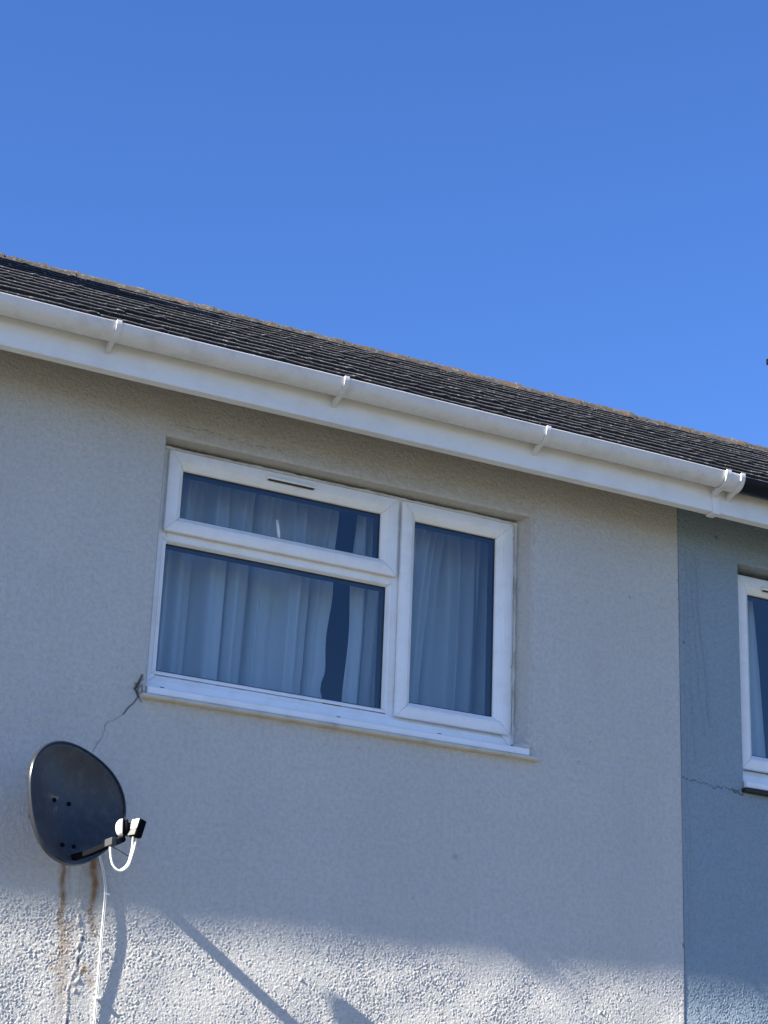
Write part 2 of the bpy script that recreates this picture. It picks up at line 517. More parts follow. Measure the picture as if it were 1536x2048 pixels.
def grey_marks(X, Z, H, st):
    def add(ch, val): st[..., ch] = np.maximum(st[..., ch], np.clip(val, 0, 1))
    W1 = sample(band_noise(21, 0.05, 0.5), X, Z)
    # crack from the sill corner down to the dish
    main = jag([(2.55, 3.712), (2.553, 3.645), (2.495, 3.559), (2.428, 3.512), (2.421, 3.468), (2.388, 3.397)], 0.005, 5, 3)
    d = seg_dist(X, Z, main); wide = np.where(Z > 3.56, 0.0034, 0.0021)
    add(1, np.where(Z > 3.56, 0.95, 0.62) - d / wide * 0.6)
    H = H - 0.003 * np.exp(-(d / wide) ** 2)
    for k, pl in enumerate(([(2.560, 3.727), (2.545, 3.69), (2.535, 3.672), (2.555, 3.64)], [(2.545, 3.683), (2.568, 3.715)], [(2.548, 3.665), (2.57, 3.655)],
                            [(2.560, 3.69), (2.572, 3.662)], [(2.552, 3.635), (2.568, 3.622)])):
        d = seg_dist(X, Z, jag(pl, 0.004, 4, 10 + k)); wd = 0.0055 if k == 0 else 0.0033
        add(1, (1.1 if k == 0 else 0.7) - d / wd * 0.7); H = H - 0.005 * np.exp(-(d / wd) ** 2)
    # lifted flakes about the blown corner
    e = np.exp(-(((X - 2.553) / 0.03) ** 2 + ((Z - 3.675) / 0.05) ** 2))
    H = H + e * 0.004 * np.sign(sample(band_noise(22, 0.03, 0.4), X, Z))
    # bare, rougher plaster made good round the opening
    n1 = sample(band_noise(23, 0.07, 0.6), X, Z)
    add(2, (0.30 + 0.14 * n1) * ((X > 2.57) & (X < 4.36)) * np.clip((4.822 + 0.012 * n1 - Z) / 0.025, 0, 1) * (Z > 4.753))
    add(2, (0.30 + 0.14 * n1) * ((Z > 3.66) & (Z < 4.80)) * np.clip((4.350 + 0.006 * n1 - X) / 0.012, 0, 1) * (X > 4.327))
    H = H + 0.0012 * np.clip((4.822 + 0.012 * n1 - Z) / 0.012, 0, 1) * ((X > 2.57) & (X < 4.36) & (Z > 4.753)) * np.clip((Z - 4.753) / 0.02, 0, 1)
    # fine crack above the window head
    d = seg_dist(X, Z, jag([(2.585, 4.80), (2.75, 4.815), (2.95, 4.79), (3.1, 4.80)], 0.006, 7, 5)); add(1, 0.5 - d / 0.004)
    # rust runs under the dish
    def run(xt, zt, xb, zb, w0, w1, a, seed):
        t = np.clip((zt - Z) / (zt - zb), 0, 1)
        xc = xt + (xb - xt) * t + 0.004 * np.sin(Z * 37 + seed) + 0.003 * sample(band_noise(30 + seed, 0.12, 0.4), X * 0 + seed, Z)
        w = w0 + (w1 - w0) * t
        fall = a * (1 - 0.75 * t) * ((Z < zt) & (Z > zb)) * np.clip((Z - zb) / 0.06, 0, 1)
        add(0, np.exp(-((X - xc) / w) ** 2) * fall * (0.92 + 0.10 * W1))
    run(2.425, 3.12, 2.446, 2.66, 0.020, 0.014, 1.6, 1)
    run(2.415, 3.12, 2.43, 2.78, 0.040, 0.022, 0.75, 2)
    run(2.308, 3.05, 2.345, 2.42, 0.010, 0.018, 1.2, 3)
    run(2.330, 3.02, 2.36, 2.76, 0.006, 0.008, 0.4, 4)
    run(2.345, 2.75, 2.36, 2.36, 0.03, 0.03, 0.5, 5)
    run(2.38, 2.96, 2.39, 2.80, 0.005, 0.006, 0.35, 6)
    blob = np.exp(-(((X - 2.44 - (2.56 - Z) * 0.6) / 0.022) ** 2 + ((Z - 2.56) / 0.03) ** 2)); add(0, 0.9 * blob * (0.7 + 0.5 * W1))
    blob = np.exp(-(((X - 2.325) / 0.03) ** 2 + ((Z - 2.585) / 0.03) ** 2)); add(0, 0.45 * blob * (0.6 + 0.6 * W1))
    # patched crack under the dish: a ragged ridge of filler and holes
    line = jag([(2.392, 2.86), (2.394, 2.76), (2.408, 2.69), (2.402, 2.60), (2.398, 2.50)], 0.006, 5, 8)
    d = seg_dist(X, Z, line)
    H = H + 0.0018 * np.exp(-(d / 0.010) ** 2) * np.clip(0.5 + 0.9 * W1, 0, 2)
    add(2, 0.45 * np.exp(-(d / 0.014) ** 2))
    d = seg_dist(X, Z, [(2.385, 2.56), (2.372, 2.49), (2.38, 2.36)]); H = H + 0.0011 * np.exp(-(d / 0.006) ** 2)
    for (hx, hz, w, h_) in ((2.413, 2.690, 0.0045, 0.011), (2.406, 2.648, 0.003, 0.012), (2.404, 2.606, 0.005, 0.018), (2.383, 2.380, 0.0035, 0.022)):
        q = ((X - hx) / w) ** 2 + ((Z - hz) / h_) ** 2
        add(1, 0.95 - q); H = H - 0.004 * np.exp(-q)
    # little pips and spots
    r = random.Random(4)
    for k in range(26):
        hx, hz = r.uniform(1.7, 5.1), r.uniform(2.4, 4.9)
        q = ((X - hx) ** 2 + (Z - hz) ** 2) / r.uniform(0.003, 0.006) ** 2
        if k % 2: add(1, 0.5 * np.exp(-q))
        else: H = H + 0.004 * np.exp(-q)
    q = ((X - 3.985) ** 2 + (Z - 3.185) ** 2) / 0.012 ** 2; st[..., 1] = np.maximum(st[..., 1], 0.3 * np.exp(-q))
    q = (((X - 2.17) / 0.02) ** 2 + ((Z - 3.50) / 0.012) ** 2); H = H + 0.006 * np.exp(-q)
    # chipped edge where the paint colours meet
    e = XB - X
    add(1, np.where((e < 0.012) & (sample(band_noise(40, 0.02, 0.5), X * 0.2, Z * 0.6) > 1.9), 0.55, 0))
    return H

def blue_marks(X, Z, H, st):
    def add(ch, val): st[..., ch] = np.maximum(st[..., ch], np.clip(val, 0, 1))
    d = seg_dist(X, Z, jag([(5.125, 3.677), (5.20, 3.674), (5.26, 3.668), (5.31, 3.655), (5.36, 3.668), (5.43, 3.650)], 0.006, 5, 9))
    add(1, 0.9 - d / 0.0035); H = H - 0.002 * np.exp(-(d / 0.003) ** 2)
    d = seg_dist(X, Z, jag([(5.46, 3.645), (5.40, 3.662)], 0.006, 4, 2)); add(1, 1.0 - d / 0.006)
    # runs of dirty water
    for k, (xa, za, xb, zb, a) in enumerate(((5.165, 4.76, 5.20, 3.75, 0.16), (5.215, 4.75, 5.285, 3.93, 0.24), (5.19, 4.7, 5.255, 3.88, 0.17), (5.15, 4.5, 5.17, 3.2, 0.13), (5.14, 3.55, 5.16, 2.9, 0.13))):
        t = np.clip((za - Z) / (za - zb), 0, 1)
        xc = xa + (xb - xa) * t ** 1.3 + 0.003 * sample(band_noise(50 + k, 0.2, 0.5), X * 0 + k, Z)
        m_ = np.exp(-((X - xc) / 0.0045) ** 2) * ((Z < za) & (Z > zb))
        add(1, a * m_)
        add(1, a * 0.25 * np.exp(-((X - xc) / 0.022) ** 2) * ((Z < za) & (Z > zb)))
    q = ((X - 5.345) ** 2 + (Z - 4.86) ** 2) / 0.007 ** 2; add(1, 0.9 * np.exp(-q))
    d = seg_dist(X, Z, jag([(5.36, 4.85), (5.47, 4.77)], 0.005, 5, 12)); add(1, 0.4 - d / 0.004)
    q = ((X - 5.148) ** 2 + (Z - 4.31) ** 2) / 0.006 ** 2; add(1, 0.8 * np.exp(-q))
    return H

ST = 0.0034
xl = lines([(-2.0, 1.3, 0.3), (1.3, WIN[0], ST), (WIN[0], WIN[1], ST), (WIN[1], XB, ST)])
zl = lines([(0.0, 2.2, 0.2), (2.2, 3.1, 0.0034), (3.1, WIN[2], 0.0055), (WIN[2], WIN[3], 0.0055), (WIN[3], WALL_TOP, 0.0055)])
wall_mesh('wall', xl, zl, WIN, 0.0, M['render_grey'], house, (1.3, 9, 2.2, 9), grey_marks, edge_x=XB)
xl = lines([(XB, NWIN[0], ST), (NWIN[0], 6.5, ST), (6.5, NWIN[1], 0.04), (NWIN[1], 9.5, 0.35)])
zl = lines([(0.0, 2.2, 0.2), (2.2, 3.1, 0.0034), (3.1, NWIN[2], 0.0055), (NWIN[2], NWIN[3], 0.0055), (NWIN[3], WALL_TOP, 0.0055)])
wall_mesh('wall', xl, zl, NWIN, 0.0025, M['render_blue'], nhouse, (0, 6.5, 2.2, 9), blue_marks)

# thickness of the coat at the party line, other walls and the rooms behind the windows
MB().box((XB - 0.02, 0.004, 0.0), (XB - 0.001, 0.05, WALL_TOP - 0.01)).build('wall_edge', M['render_grey'], house)
MB().box((-2.0, 7.1, 0), (XB, 7.2, WALL_TOP)).box((-2.0, 0.05, 0), (-1.8, 7.1, WALL_TOP)).build('rear_wall', M['render_grey'], house)
MB().box((XB, 7.1, 0), (9.5, 7.2, WALL_TOP)).box((9.3, 0.05, 0), (9.5, 7.1, WALL_TOP)).build('rear_wall', M['render_blue'], nhouse)
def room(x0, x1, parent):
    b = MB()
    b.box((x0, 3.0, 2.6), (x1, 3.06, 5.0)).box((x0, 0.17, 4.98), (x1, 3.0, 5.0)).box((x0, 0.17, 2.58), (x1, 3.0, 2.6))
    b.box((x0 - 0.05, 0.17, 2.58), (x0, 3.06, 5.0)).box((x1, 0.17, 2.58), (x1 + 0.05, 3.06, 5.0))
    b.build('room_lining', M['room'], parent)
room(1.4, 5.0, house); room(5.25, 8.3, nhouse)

# ------------------------------------------------------------------ windows
def window(parent, win, label, panes, transom, mullion, vent, sill_x, inset=0.0):
    x0, x1, z0, z1 = win
    w = empty('window', ((x0 + x1) / 2, 0.085, z0), parent)
    w['label'] = label
    fy = 0.085 + inset
    L, Rr, B, T = x0 + 0.004, x1 - 0.037, z0 + 0.048, z1 - 0.022
    # outer frame with its bars
    b = MB()
    prof = [(0, fy + 0.06), (0, fy), (0.002, fy - 0.002), (0.040, fy - 0.002), (0.043, fy), (0.060, fy + 0.004), (0.060, fy + 0.06)]
    b.frame(L, Rr, B, T, prof)
    if mullion:
        b.box((mullion[0], fy + 0.0005, B + 0.06), (mullion[1], fy + 0.06, T - 0.06))
    if transom:
        b.box((L + 0.06, fy + 0.001, transom[0]), (mullion[0] - 0.0005 if mullion else Rr - 0.06, fy + 0.06, transom[1]))
    b.build('outer_frame', M['pvc'], w, smooth=30)
    for kind, px0, px1, pz0, pz1 in panes:
        if kind == 'sash':
            f = 0.058 + inset
            prof = [(0.004, fy - 0.004), (0.004, fy - 0.008), (0, fy - 0.010), (0, f + 0.004), (0.0012, f + 0.0012), (0.004, f),
                    (0.040, f), (0.0425, f + 0.0035), (0.046, f + 0.002), (0.050, f + 0.003), (0.072, f + 0.022), (0.074, f + 0.030), (0.074, f + 0.075)]
            gx = 0.073; gy = f + 0.034
        else:
            f = fy - 0.004
            prof = [(0, fy + 0.002), (0.0005, f + 0.001), (0.003, f), (0.007, f + 0.001), (0.009, f + 0.004), (0.012, f + 0.0025), (0.019, f + 0.016), (0.020, f + 0.022), (0.020, f + 0.07)]
            gx = 0.019; gy = f + 0.026
        MB().frame(px0, px1, pz0, pz1, prof).build('sash' if kind == 'sash' else 'glazing_bead', M['pvc'], w, smooth=25)
        g = gx - 0.001
        MB().frame(px0 + g, px1 - g, pz0 + g, pz1 - g, [(0, gy - 0.004), (0.004, gy - 0.003), (0.0065, gy - 0.0005), (0.0065, gy + 0.05)], 0).build('gasket', M['gasket'], w)
        MB().box((px0 + g, gy, pz0 + g), (px1 - g, gy + 0.004, pz1 - g)).build('pane', M['glass'], w)
    if vent:
        vx0, vx1, vz = vent
        y = 0.058 + inset
        b = MB()
        b.extrude_x([(y - 0.0006, vz - 0.010), (y - 0.013, vz - 0.008), (y - 0.015, vz - 0.003), (y - 0.010, vz + 0.008), (y - 0.0006, vz + 0.011)], vx0, vx1)
        b.build('trickle_vent', M['pvc'], w, smooth=50, bevel=0.001)
        MB().box((vx0 + 0.006, y - 0.0115, vz - 0.0135), (vx1 - 0.006, y - 0.0004, vz - 0.0102)).build('vent_slot', M['gasket'], w)
    # plastic sill with a sloped top and upright nose
    sx0, sx1 = sill_x
    zs = z0 + 0.001
    prof = [(fy + 0.03, B - 0.0005), (fy - 0.004, B - 0.0005), (fy - 0.006, B - 0.004), (-0.004, zs + 0.034), (-0.014, zs + 0.031), (-0.017, zs + 0.027), (-0.017, zs + 0.003), (-0.013, zs), (fy + 0.03, zs)]
    b = MB().extrude_x(prof, sx0, sx1, 24, wob=0.0004)
    b.build('sill', M['pvc'], w, smooth=30)
    return w

wA = window(house, WIN, 'wide white plastic window of three lights with curtains behind',
            [('sash', 2.622, 3.692, 4.368, 4.722), ('bead', 2.626, 3.684, 3.766, 4.346), ('sash', 3.712, 4.268, 3.755, 4.722)],
            (4.340, 4.376), (3.678, 3.722), (3.060, 3.285, 4.692), (WIN[0] + 0.003, WIN[1] - 0.004))
# worn inner fittings seen through the glass
h = MB().tube([(3.150, 0.100, 4.440), (3.146, 0.098, 4.47), (3.137, 0.100, 4.525)], [0.008, 0.009, 0.0075], 10)
h.box((3.132, 0.100, 4.405), (3.164, 0.125, 4.445)); h.build('handle', M['white_plastic'], wA, smooth=50)
MB().box((3.830, 0.118, 4.640), (3.905, 0.126, 4.650)).build('friction_stay', M['steel'], wA, bevel=0.001)
for x_ in (2.668, 3.452, 3.93):
    MB().box((x_, 0.0812, 3.7135), (x_ + 0.017, 0.0832, 3.7175)).build('drain_slot', M['gasket'], wA)
# ragged sealant down the right jamb and along the head
r = random.Random(3)
def bead(p0, p1, rad, parent, seed, n=70):
    r = random.Random(seed); pts = []; rs = []
    for k in range(n + 1):
        t = k / n
        pts.append((p0[0] + (p1[0] - p0[0]) * t + r.uniform(-0.0015, 0.0015), p0[1] + r.uniform(-0.0012, 0.0012), p0[2] + (p1[2] - p0[2]) * t))
        rs.append(rad * (0.75 + 0.6 * r.random() + 0.5 * max(0, math.sin(t * 21 + seed))))
    return MB().tube(pts, rs, 8).build('sealant', M['sealant'], parent, smooth=60)
bead((4.296, 0.083, 3.72), (4.296, 0.083, 4.735), 0.0065, wA, 1)
bead((2.60, 0.083, 4.736), (4.30, 0.083, 4.736), 0.007, wA, 2, 110)
bead((4.322, -0.004, 3.663), (4.322, 0.012, 3.70), 0.004, wA, 5, 8)
# rendered nib over the end of the sill, stone drip under it
MB().extrude_x([(-0.012, 3.700), (-0.004, 3.712), (0.08, 3.722), (0.08, 3.685), (-0.008, 3.690)], 4.296, 4.336, 3, wob=0.001).build('sill_nib', M['drip'], wA, smooth=40, bevel=0.003)
prof = [(0.05, 3.654), (-0.030, 3.653), (-0.034, 3.650), (-0.034, 3.641), (-0.028, 3.637), (0.05, 3.635)]
MB().extrude_x(prof, 2.560, 4.362, 60, wob=0.0008).build('drip_edge', M['drip'], wA, smooth=30)

wB = window(nhouse, NWIN, 'white plastic window with a narrow curtain beside the glass',
            [('sash', 5.502, 6.64, 3.785, 4.715)], None, None, (5.64, 5.87, 4.675), (NWIN[0] + 0.003, NWIN[1] - 0.003))
prof = [(0.05, 3.674), (-0.030, 3.673), (-0.033, 3.668), (-0.030, 3.655), (0.05, 3.653)]
MB().extrude_x(prof, 5.452, 6.715, 20, wob=0.0008).build('drip_edge', M['gasket'], wB, smooth=30)

# ------------------------------------------------------------------ curtains (each hangs from the rail behind the window)
def curtain(name, label, x_of, z0, z1, y0, folds, amp, seed, n=260, mz=40, edge=None, group='curtains behind the grey house window'):
    r = random.Random(seed)
    ph = [r.uniform(0, 6.28) for _ in range(6)]
    def fold(u, t):
        a = math.sin(2 * math.pi * folds * u + ph[0] + 1.1 * math.sin(2 * math.pi * 1.7 * u + ph[1]))
        b = math.sin(2 * math.pi * folds * 2.3 * u + ph[2] + 0.8 * math.sin(7 * u + ph[3]))
        c = math.sin(2 * math.pi * folds * 0.43 * u + ph[4] + 0.5 * t)
        head = math.exp(-t * 7)
        pleat = math.sin(2 * math.pi * folds * 3.1 * u + ph[5])
        return amp * ((a * 0.75 + 0.32 * b + 0.5 * c) * (1 - 0.65 * head) + 0.45 * pleat * head)
    vs = []; fs = []
    for j in range(mz + 1):
        t = j / mz; z = z1 + (z0 - z1) * t
        xa, xb = x_of(t)
        for i in range(n + 1):
            u = i / n
            f = fold(u, t)
            vs.append((xa + (xb - xa) * u + (edge(t, u) if edge else 0) + 0.25 * amp * math.sin(2 * math.pi * folds * u + ph[2]) * min(1, t * 3) * (0 < i < n), y0 + f, z + 0.004 * math.sin(u * 60 + seed) * (j == 0)))
    for j in range(mz):
        for i in range(n):
            a = j * (n + 1) + i
            fs.append((a, a + 1, a + n + 2, a + n + 1))
    b = MB(); b.add(vs, fs)
    o = b.build(name, M['curtain'], None, smooth=180)
    tag(o, label, 'curtain', group)
    return o
curtain('curtain', 'long pale curtain filling the left light of the grey house window',
        lambda t: (2.40, 3.525 - 0.050 * t), 3.40, 4.785, 0.33, 8, 0.062, 2, edge=lambda t, u: u ** 18 * (-0.022 * math.exp(-((t - 0.64) / 0.035) ** 2) - 0.008 * math.exp(-((t - 0.5) / 0.12) ** 2) + 0.004 * math.sin(t * 23)))
curtain('curtain', 'narrow pale curtain just right of the dark gap, before the mullion',
        lambda t: (3.590 - 0.030 * t, 4.06 - 0.11 * t ** 0.7), 3.40, 4.765, 0.29, 3.8, 0.055, 5, 170, edge=lambda t, u: (1 - u) ** 14 * (0.006 * math.sin(t * 15 + 1) - 0.012 * max(0, t - 0.55)))
curtain('curtain', 'pale curtain closing the right side of the tall right sash',
        lambda t: (3.98 - 0.07 * t, 4.60), 3.40, 4.785, 0.37, 5, 0.05, 9, 170)
rail = MB().tube([(2.3, 0.32, 4.80), (4.7, 0.32, 4.80)], 0.009, 10).build('curtain_rail', M['white_plastic'], None, smooth=60)
tag(rail, 'thin white curtain rail behind the wide window head', 'rail')
curtain('curtain', 'narrow pale curtain at the left edge of the blue house window',
        lambda t: (5.52, 5.725 + 0.070 * t), 3.40, 4.78, 0.245, 2.6, 0.022, 14, 90, group='curtain of the blue house window')

# ------------------------------------------------------------------ eaves: soffit, fascia, gutters
FY = -0.300
FZ0, FZ1 = 4.842, 5.025
def fascia(x0, x1, parent):
    prof = [(FY, FZ0 + 0.002), (FY, FZ1), (FY + 0.018, FZ1), (FY + 0.018, FZ0 + 0.016), (FY + 0.046, FZ0 + 0.016), (FY + 0.046, FZ0), (FY + 0.003, FZ0)]
    return MB().extrude_x(prof, x0, x1, 30, wob=0.0012).build('fascia', M['fascia'], parent, smooth=30)
XJ = 5.107
fA = fascia(-2.0, XJ, house)
fB = fascia(XJ + 0.002, 9.5, nhouse)
b = MB()
b.box((XJ - 0.006, FY - 0.007, FZ0 - 0.002), (XJ + 0.032, FY - 0.0005, FZ1 - 0.02)).box((XJ - 0.006, FY - 0.0075, FZ0 - 0.008), (XJ + 0.032, FY + 0.050, FZ0 - 0.001))
b.build('joint_trim', M['fascia'], fA, bevel=0.001)
M['soffit'] = mat('soffit_boards', (0.10, 0.085, 0.065), 0.8)
def soffit(x0, x1, parent):
    z0 = 4.93; z1 = z0 + (0.28) * math.tan(PITCH)
    MB().extrude_x([(FY + 0.019, z0), (-0.003, z1), (-0.003, z1 + 0.015), (FY + 0.019, z0 + 0.015)], x0, x1).build('soffit', M['soffit'], parent)
soffit(-2.0, XB, house); soffit(XB + 0.002, 9.5, nhouse)

GR, GZ, GY = 0.056, 4.994, FY - 0.009 - 0.056
def half_pipe(r0, r1, n=22, lip=True, a0=180.0, a1=360.0):
    """(y, z) profile of a half-round channel, outer then inner"""
    out = [(GY + r1 * math.cos(R(a)), GZ + r1 * math.sin(R(a))) for a in np.linspace(a0, a1, n)]
    inn = [(GY + r0 * math.cos(R(a)), GZ + r0 * math.sin(R(a))) for a in np.linspace(a1, a0, n)]
    if lip:   # rolled front bead
        y = out[0][0]
        out = [(y + 0.006, GZ + 0.001), (y + 0.0045, GZ + 0.004), (y + 0.001, GZ + 0.0045), (y - 0.002, GZ + 0.0025), (y - 0.0025, GZ - 0.001), (y - 0.001, GZ - 0.004)] + out[1:]
    return out + inn
gut = MB().extrude_x(half_pipe(GR - 0.003, GR), -2.0, 5.170, 40, wob=0.0015).build('gutter', M['gutter'], house, smooth=40)
gutB = MB().extrude_x([(y, z - 0.004) for y, z in half_pipe(GR - 0.005, GR - 0.002)], 5.171, 9.5, 8).build('gutter', M['gutter_black'], nhouse, smooth=40)
gutB['label'] = 'black gutter'
def clip_strap(x, w, r_add, name='bracket'):
    b = MB()
    n = 20
    pts = [(GY + (GR + r_add) * math.cos(R(a)), GZ + (GR + r_add) * math.sin(R(a))) for a in np.linspace(172, 272, n)]
    inn = [(GY + (GR + 0.0006) * math.cos(R(a)), GZ + (GR + 0.0006) * math.sin(R(a))) for a in np.linspace(272, 172, n)]
    top = [(GY - GR + 0.007, GZ + 0.0048), (GY - GR + 0.006, GZ + 0.0068), (GY - GR - 0.003, GZ + 0.0062)]
    b.extrude_x(top + pts + inn, x - w / 2, x + w / 2, 1)
    # foot running back to the fascia with its plate
    zc = GZ - GR
    b.extrude_x([(GY + 0.002, zc - r_add), (GY + 0.025, zc - r_add - 0.006), (FY - 0.0005, zc - 0.030), (FY - 0.0005, zc - 0.012), (GY + 0.030, zc + 0.004), (GY + 0.002, zc - 0.0007)], x - w * 0.42, x + w * 0.42, 1)
    o = b.build(name, M['gutter'], gut, smooth=35, bevel=0.0012)
    return o
for x in (1.21, 2.197, 3.187, 4.156):
    clip_strap(x, 0.022, 0.0065)
clip_strap(1.02, 0.026, 0.011, 'union_clip'); clip_strap(1.10, 0.026, 0.011, 'union_clip')
clip_strap(5.103, 0.026, 0.011, 'union_clip')
clip_strap(5.182, 0.022, 0.011, 'union_clip')
MB().extrude_x(half_pipe(GR + 0.001, GR + 0.0055, 22, False), 5.096, 5.190, 2).build('gutter_union', M['gutter'], gut, smooth=40, bevel=0.001)

# ------------------------------------------------------------------ roof
def roof_base(x0, x1, parent):
    run = RIDGE_Y - EAVE_Y
    tz = lambda y: EAVE_Z + (y - EAVE_Y) * math.tan(PITCH)
    lo = 0.055
    prof = [(EAVE_Y + 0.06, tz(EAVE_Y + 0.06) - lo), (RIDGE_Y, APEX_Z - lo), (2 * RIDGE_Y - EAVE_Y, EAVE_Z - lo), (2 * RIDGE_Y - EAVE_Y, EAVE_Z - lo - 0.03), (RIDGE_Y, APEX_Z - lo - 0.05), (EAVE_Y + 0.06, tz(EAVE_Y + 0.06) - lo - 0.02)]
    return MB().extrude_x(prof, x0, x1).build('roof', M['deck'], parent)
roofA = roof_base(-2.0, XB + 0.10, house)
roofB = roof_base(XB + 0.101, 9.5, nhouse)

# one course tile, four weathered versions; local x along the eaves, local y up the slope, local z off the roof
def tile_mesh(seed):
    r = random.Random(seed)
    n = 12; w = 0.300; L_ = 0.43; th = 0.026
    prof = [(L_, 0.0), (0.006, -0.001), (0.0, 0.004), (0.0, th - 0.007), (0.002, th - 0.0025), (0.009, th), (0.05, th), (L_, th - 0.002)]
    vs = []; fs = []
    for i in range(n + 1):
        x = -w / 2 + 0.0012 + (w - 0.0024) * i / n
        chip = 0.0012 * r.random() + (0.004 * r.random() if r.random() < 0.12 else 0)
        dz = 0.0005 * math.sin(i * 0.9 + seed) + r.uniform(-0.0006, 0.0006) + (r.uniform(0.002, 0.006) if r.random() < 0.06 else 0)
        for k, (y, z) in enumerate(prof):
            edge = 1 if 1 <= k <= 5 else 0
            vs.append((x, y + chip * edge, z + dz * (1 if k in (3, 4, 5, 6) else 0)))
    K = len(prof)
    for i in range(n):
        for k in range(K - 1):
            a = i * K + k
            fs.append((a, a + K, a + K + 1, a + 1))
    fs.append(tuple(range(K))); fs.append(tuple(n * K + k for k in range(K - 1, -1, -1)))
    me = bpy.data.meshes.new('tile')
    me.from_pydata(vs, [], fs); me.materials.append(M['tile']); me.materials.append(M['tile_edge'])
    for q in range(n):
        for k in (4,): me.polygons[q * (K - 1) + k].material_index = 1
    me.shade_smooth(); me.set_sharp_from_angle(angle=R(50)); me.validate()
    return me
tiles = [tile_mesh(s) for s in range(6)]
ROWS = 13
SL = math.hypot(RIDGE_Y - EAVE_Y, APEX_Z - EAVE_Z)
GAUGE = SL / ROWS
th_tilt = math.atan2(0.026, GAUGE)
def lay_tiles(roof, x0, x1, first, count):
    r = random.Random(count)
    for row in range(ROWS):
        for k in range(count):
            x = first + k * 0.300
            if x < x0 or x > x1: continue
            o = bpy.data.objects.new('tile', r.choice(tiles)); C.objects.link(o)
            s = row * GAUGE
            y = EAVE_Y + s * math.cos(PITCH); z = EAVE_Z + s * math.sin(PITCH) - 0.026
            place(o, (x + r.uniform(-0.002, 0.002), y + r.uniform(-0.004, 0.004), z + r.uniform(-0.0012, 0.0015)), roof)
            o.rotation_euler = (PITCH - th_tilt + r.uniform(-0.002, 0.002), r.uniform(-0.0025, 0.0025), r.uniform(-0.003, 0.003))
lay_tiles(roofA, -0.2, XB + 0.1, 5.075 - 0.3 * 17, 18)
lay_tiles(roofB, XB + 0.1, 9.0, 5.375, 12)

# half-round ridge tiles bedded in mortar
def ridge_mesh(seed):
    r = random.Random(seed); n = 14; vs = []; fs = []
    k = 12
    for i in range(k + 1):
        x = -0.222 + 0.444 * i / k
        rad = 0.115 + (0.006 if i >= k - 1 else 0)
        for j in range(n + 1):
            a = math.pi * (-0.02 + 1.04 * j / n)
            rr = rad + r.uniform(-0.003, 0.003) + (r.uniform(0.004, 0.012) if r.random() < 0.10 else 0)
            vs.append((x, -rr * math.cos(a), rr * math.sin(a) * 0.92))
    for i in range(k):
        for j in range(n):
            a = i * (n + 1) + j
            fs.append((a, a + n + 1, a + n + 2, a + 1))
    fs.append(tuple(range(n + 1))[::-1]); fs.append(tuple(k * (n + 1) + j for j in range(n + 1)))
    me = bpy.data.meshes.new('ridge_tile'); me.from_pydata(vs, [], fs); me.materials.append(M['ridge'])
    me.shade_smooth(); me.set_sharp_from_angle(angle=R(55)); me.validate()
    return me
ridges = [ridge_mesh(s) for s in range(4)]
r = random.Random(5)
x = 0.2
while x < 9.4:
    p = roofA if x < XB + 0.1 else roofB
    o = bpy.data.objects.new('ridge_tile', r.choice(ridges)); C.objects.link(o)
    place(o, (x, RIDGE_Y, APEX_Z - 0.105 + r.uniform(-0.004, 0.004)), p)
    o.rotation_euler = (0, r.uniform(-0.008, 0.008), r.uniform(-0.01, 0.01))
    x += 0.45

# chimney standing on the roof left of the view; its shade falls on the upper courses
b = MB().box((0.62, 2.05, 6.2), (1.42, 2.65, 7.95)).box((0.58, 2.01, 7.951), (1.46, 2.69, 8.02)).box((0.62, 2.05, 8.021), (1.42, 2.65, 8.06))
for px_ in (0.85, 1.2):
    b.lathe((px_, 2.35, 8.06), (0, 0, 1), [(0, 0.12), (0.02, 0.12), (0.06, 0.10), (0.26, 0.095), (0.28, 0.11), (0.30, 0.11), (0.30, 0.08)], 20)
b.build('chimney', M['render_grey'], roofA, bevel=0.004)

# ------------------------------------------------------------------ satellite dish
DC = Vector((2.2602, -0.243, 3.1381))
dn = Vector((0.42242, -0.90312, 0.07706)); dh = Vector((0.90581, 0.42368, 0)); dv = dn.cross(dh) * 1.0
if dv.z < 0: dv = -dv
DA, DB = 0.2454, 0.2261
def rim_r(th):
    co = (0.9954, 0.0045, 0.0006, 0.0006, 0.0057, 0.0513, 0.0332, -0.0017, -0.0012)
    v = co[0]
    for k in range(1, 5): v += co[2 * k - 1] * math.cos(k * th) + co[2 * k] * math.sin(k * th)
    return v
dish = empty('satellite_dish', (2.30, 0.0, 3.0))
tag(dish, 'black mesh satellite dish on the grey wall, left of and below the wide window', 'satellite dish')
def dp(s, th, d=0.0):
    q = rim_r(th) * s
    return DC + dh * (DA * q * math.cos(th)) + dv * (DB * q * math.sin(th)) + dn * d
b = MB(); NS, NR = 96, 20
vs = [DC - dn * 0.052]; fs = []
for i in range(1, NR + 1):
    s = i / NR * 0.965
    for j in range(NS):
        vs.append(dp(s, 2 * math.pi * j / NS, -0.052 * (1 - (s / 0.965) ** 2)))
for j in range(NS): fs.append((0, 1 + j, 1 + (j + 1) % NS))
for i in range(NR - 1):
    for j in range(NS):
        a = 1 + i * NS + j; c = 1 + i * NS + (j + 1) % NS
        fs.append((a, a + NS, c + NS, c))
b.add(vs, fs)
refl = b.build('reflector', M['dish'], dish, smooth=60)
sol = refl.modifiers.new('sheet', 'SOLIDIFY'); sol.thickness = 0.0012
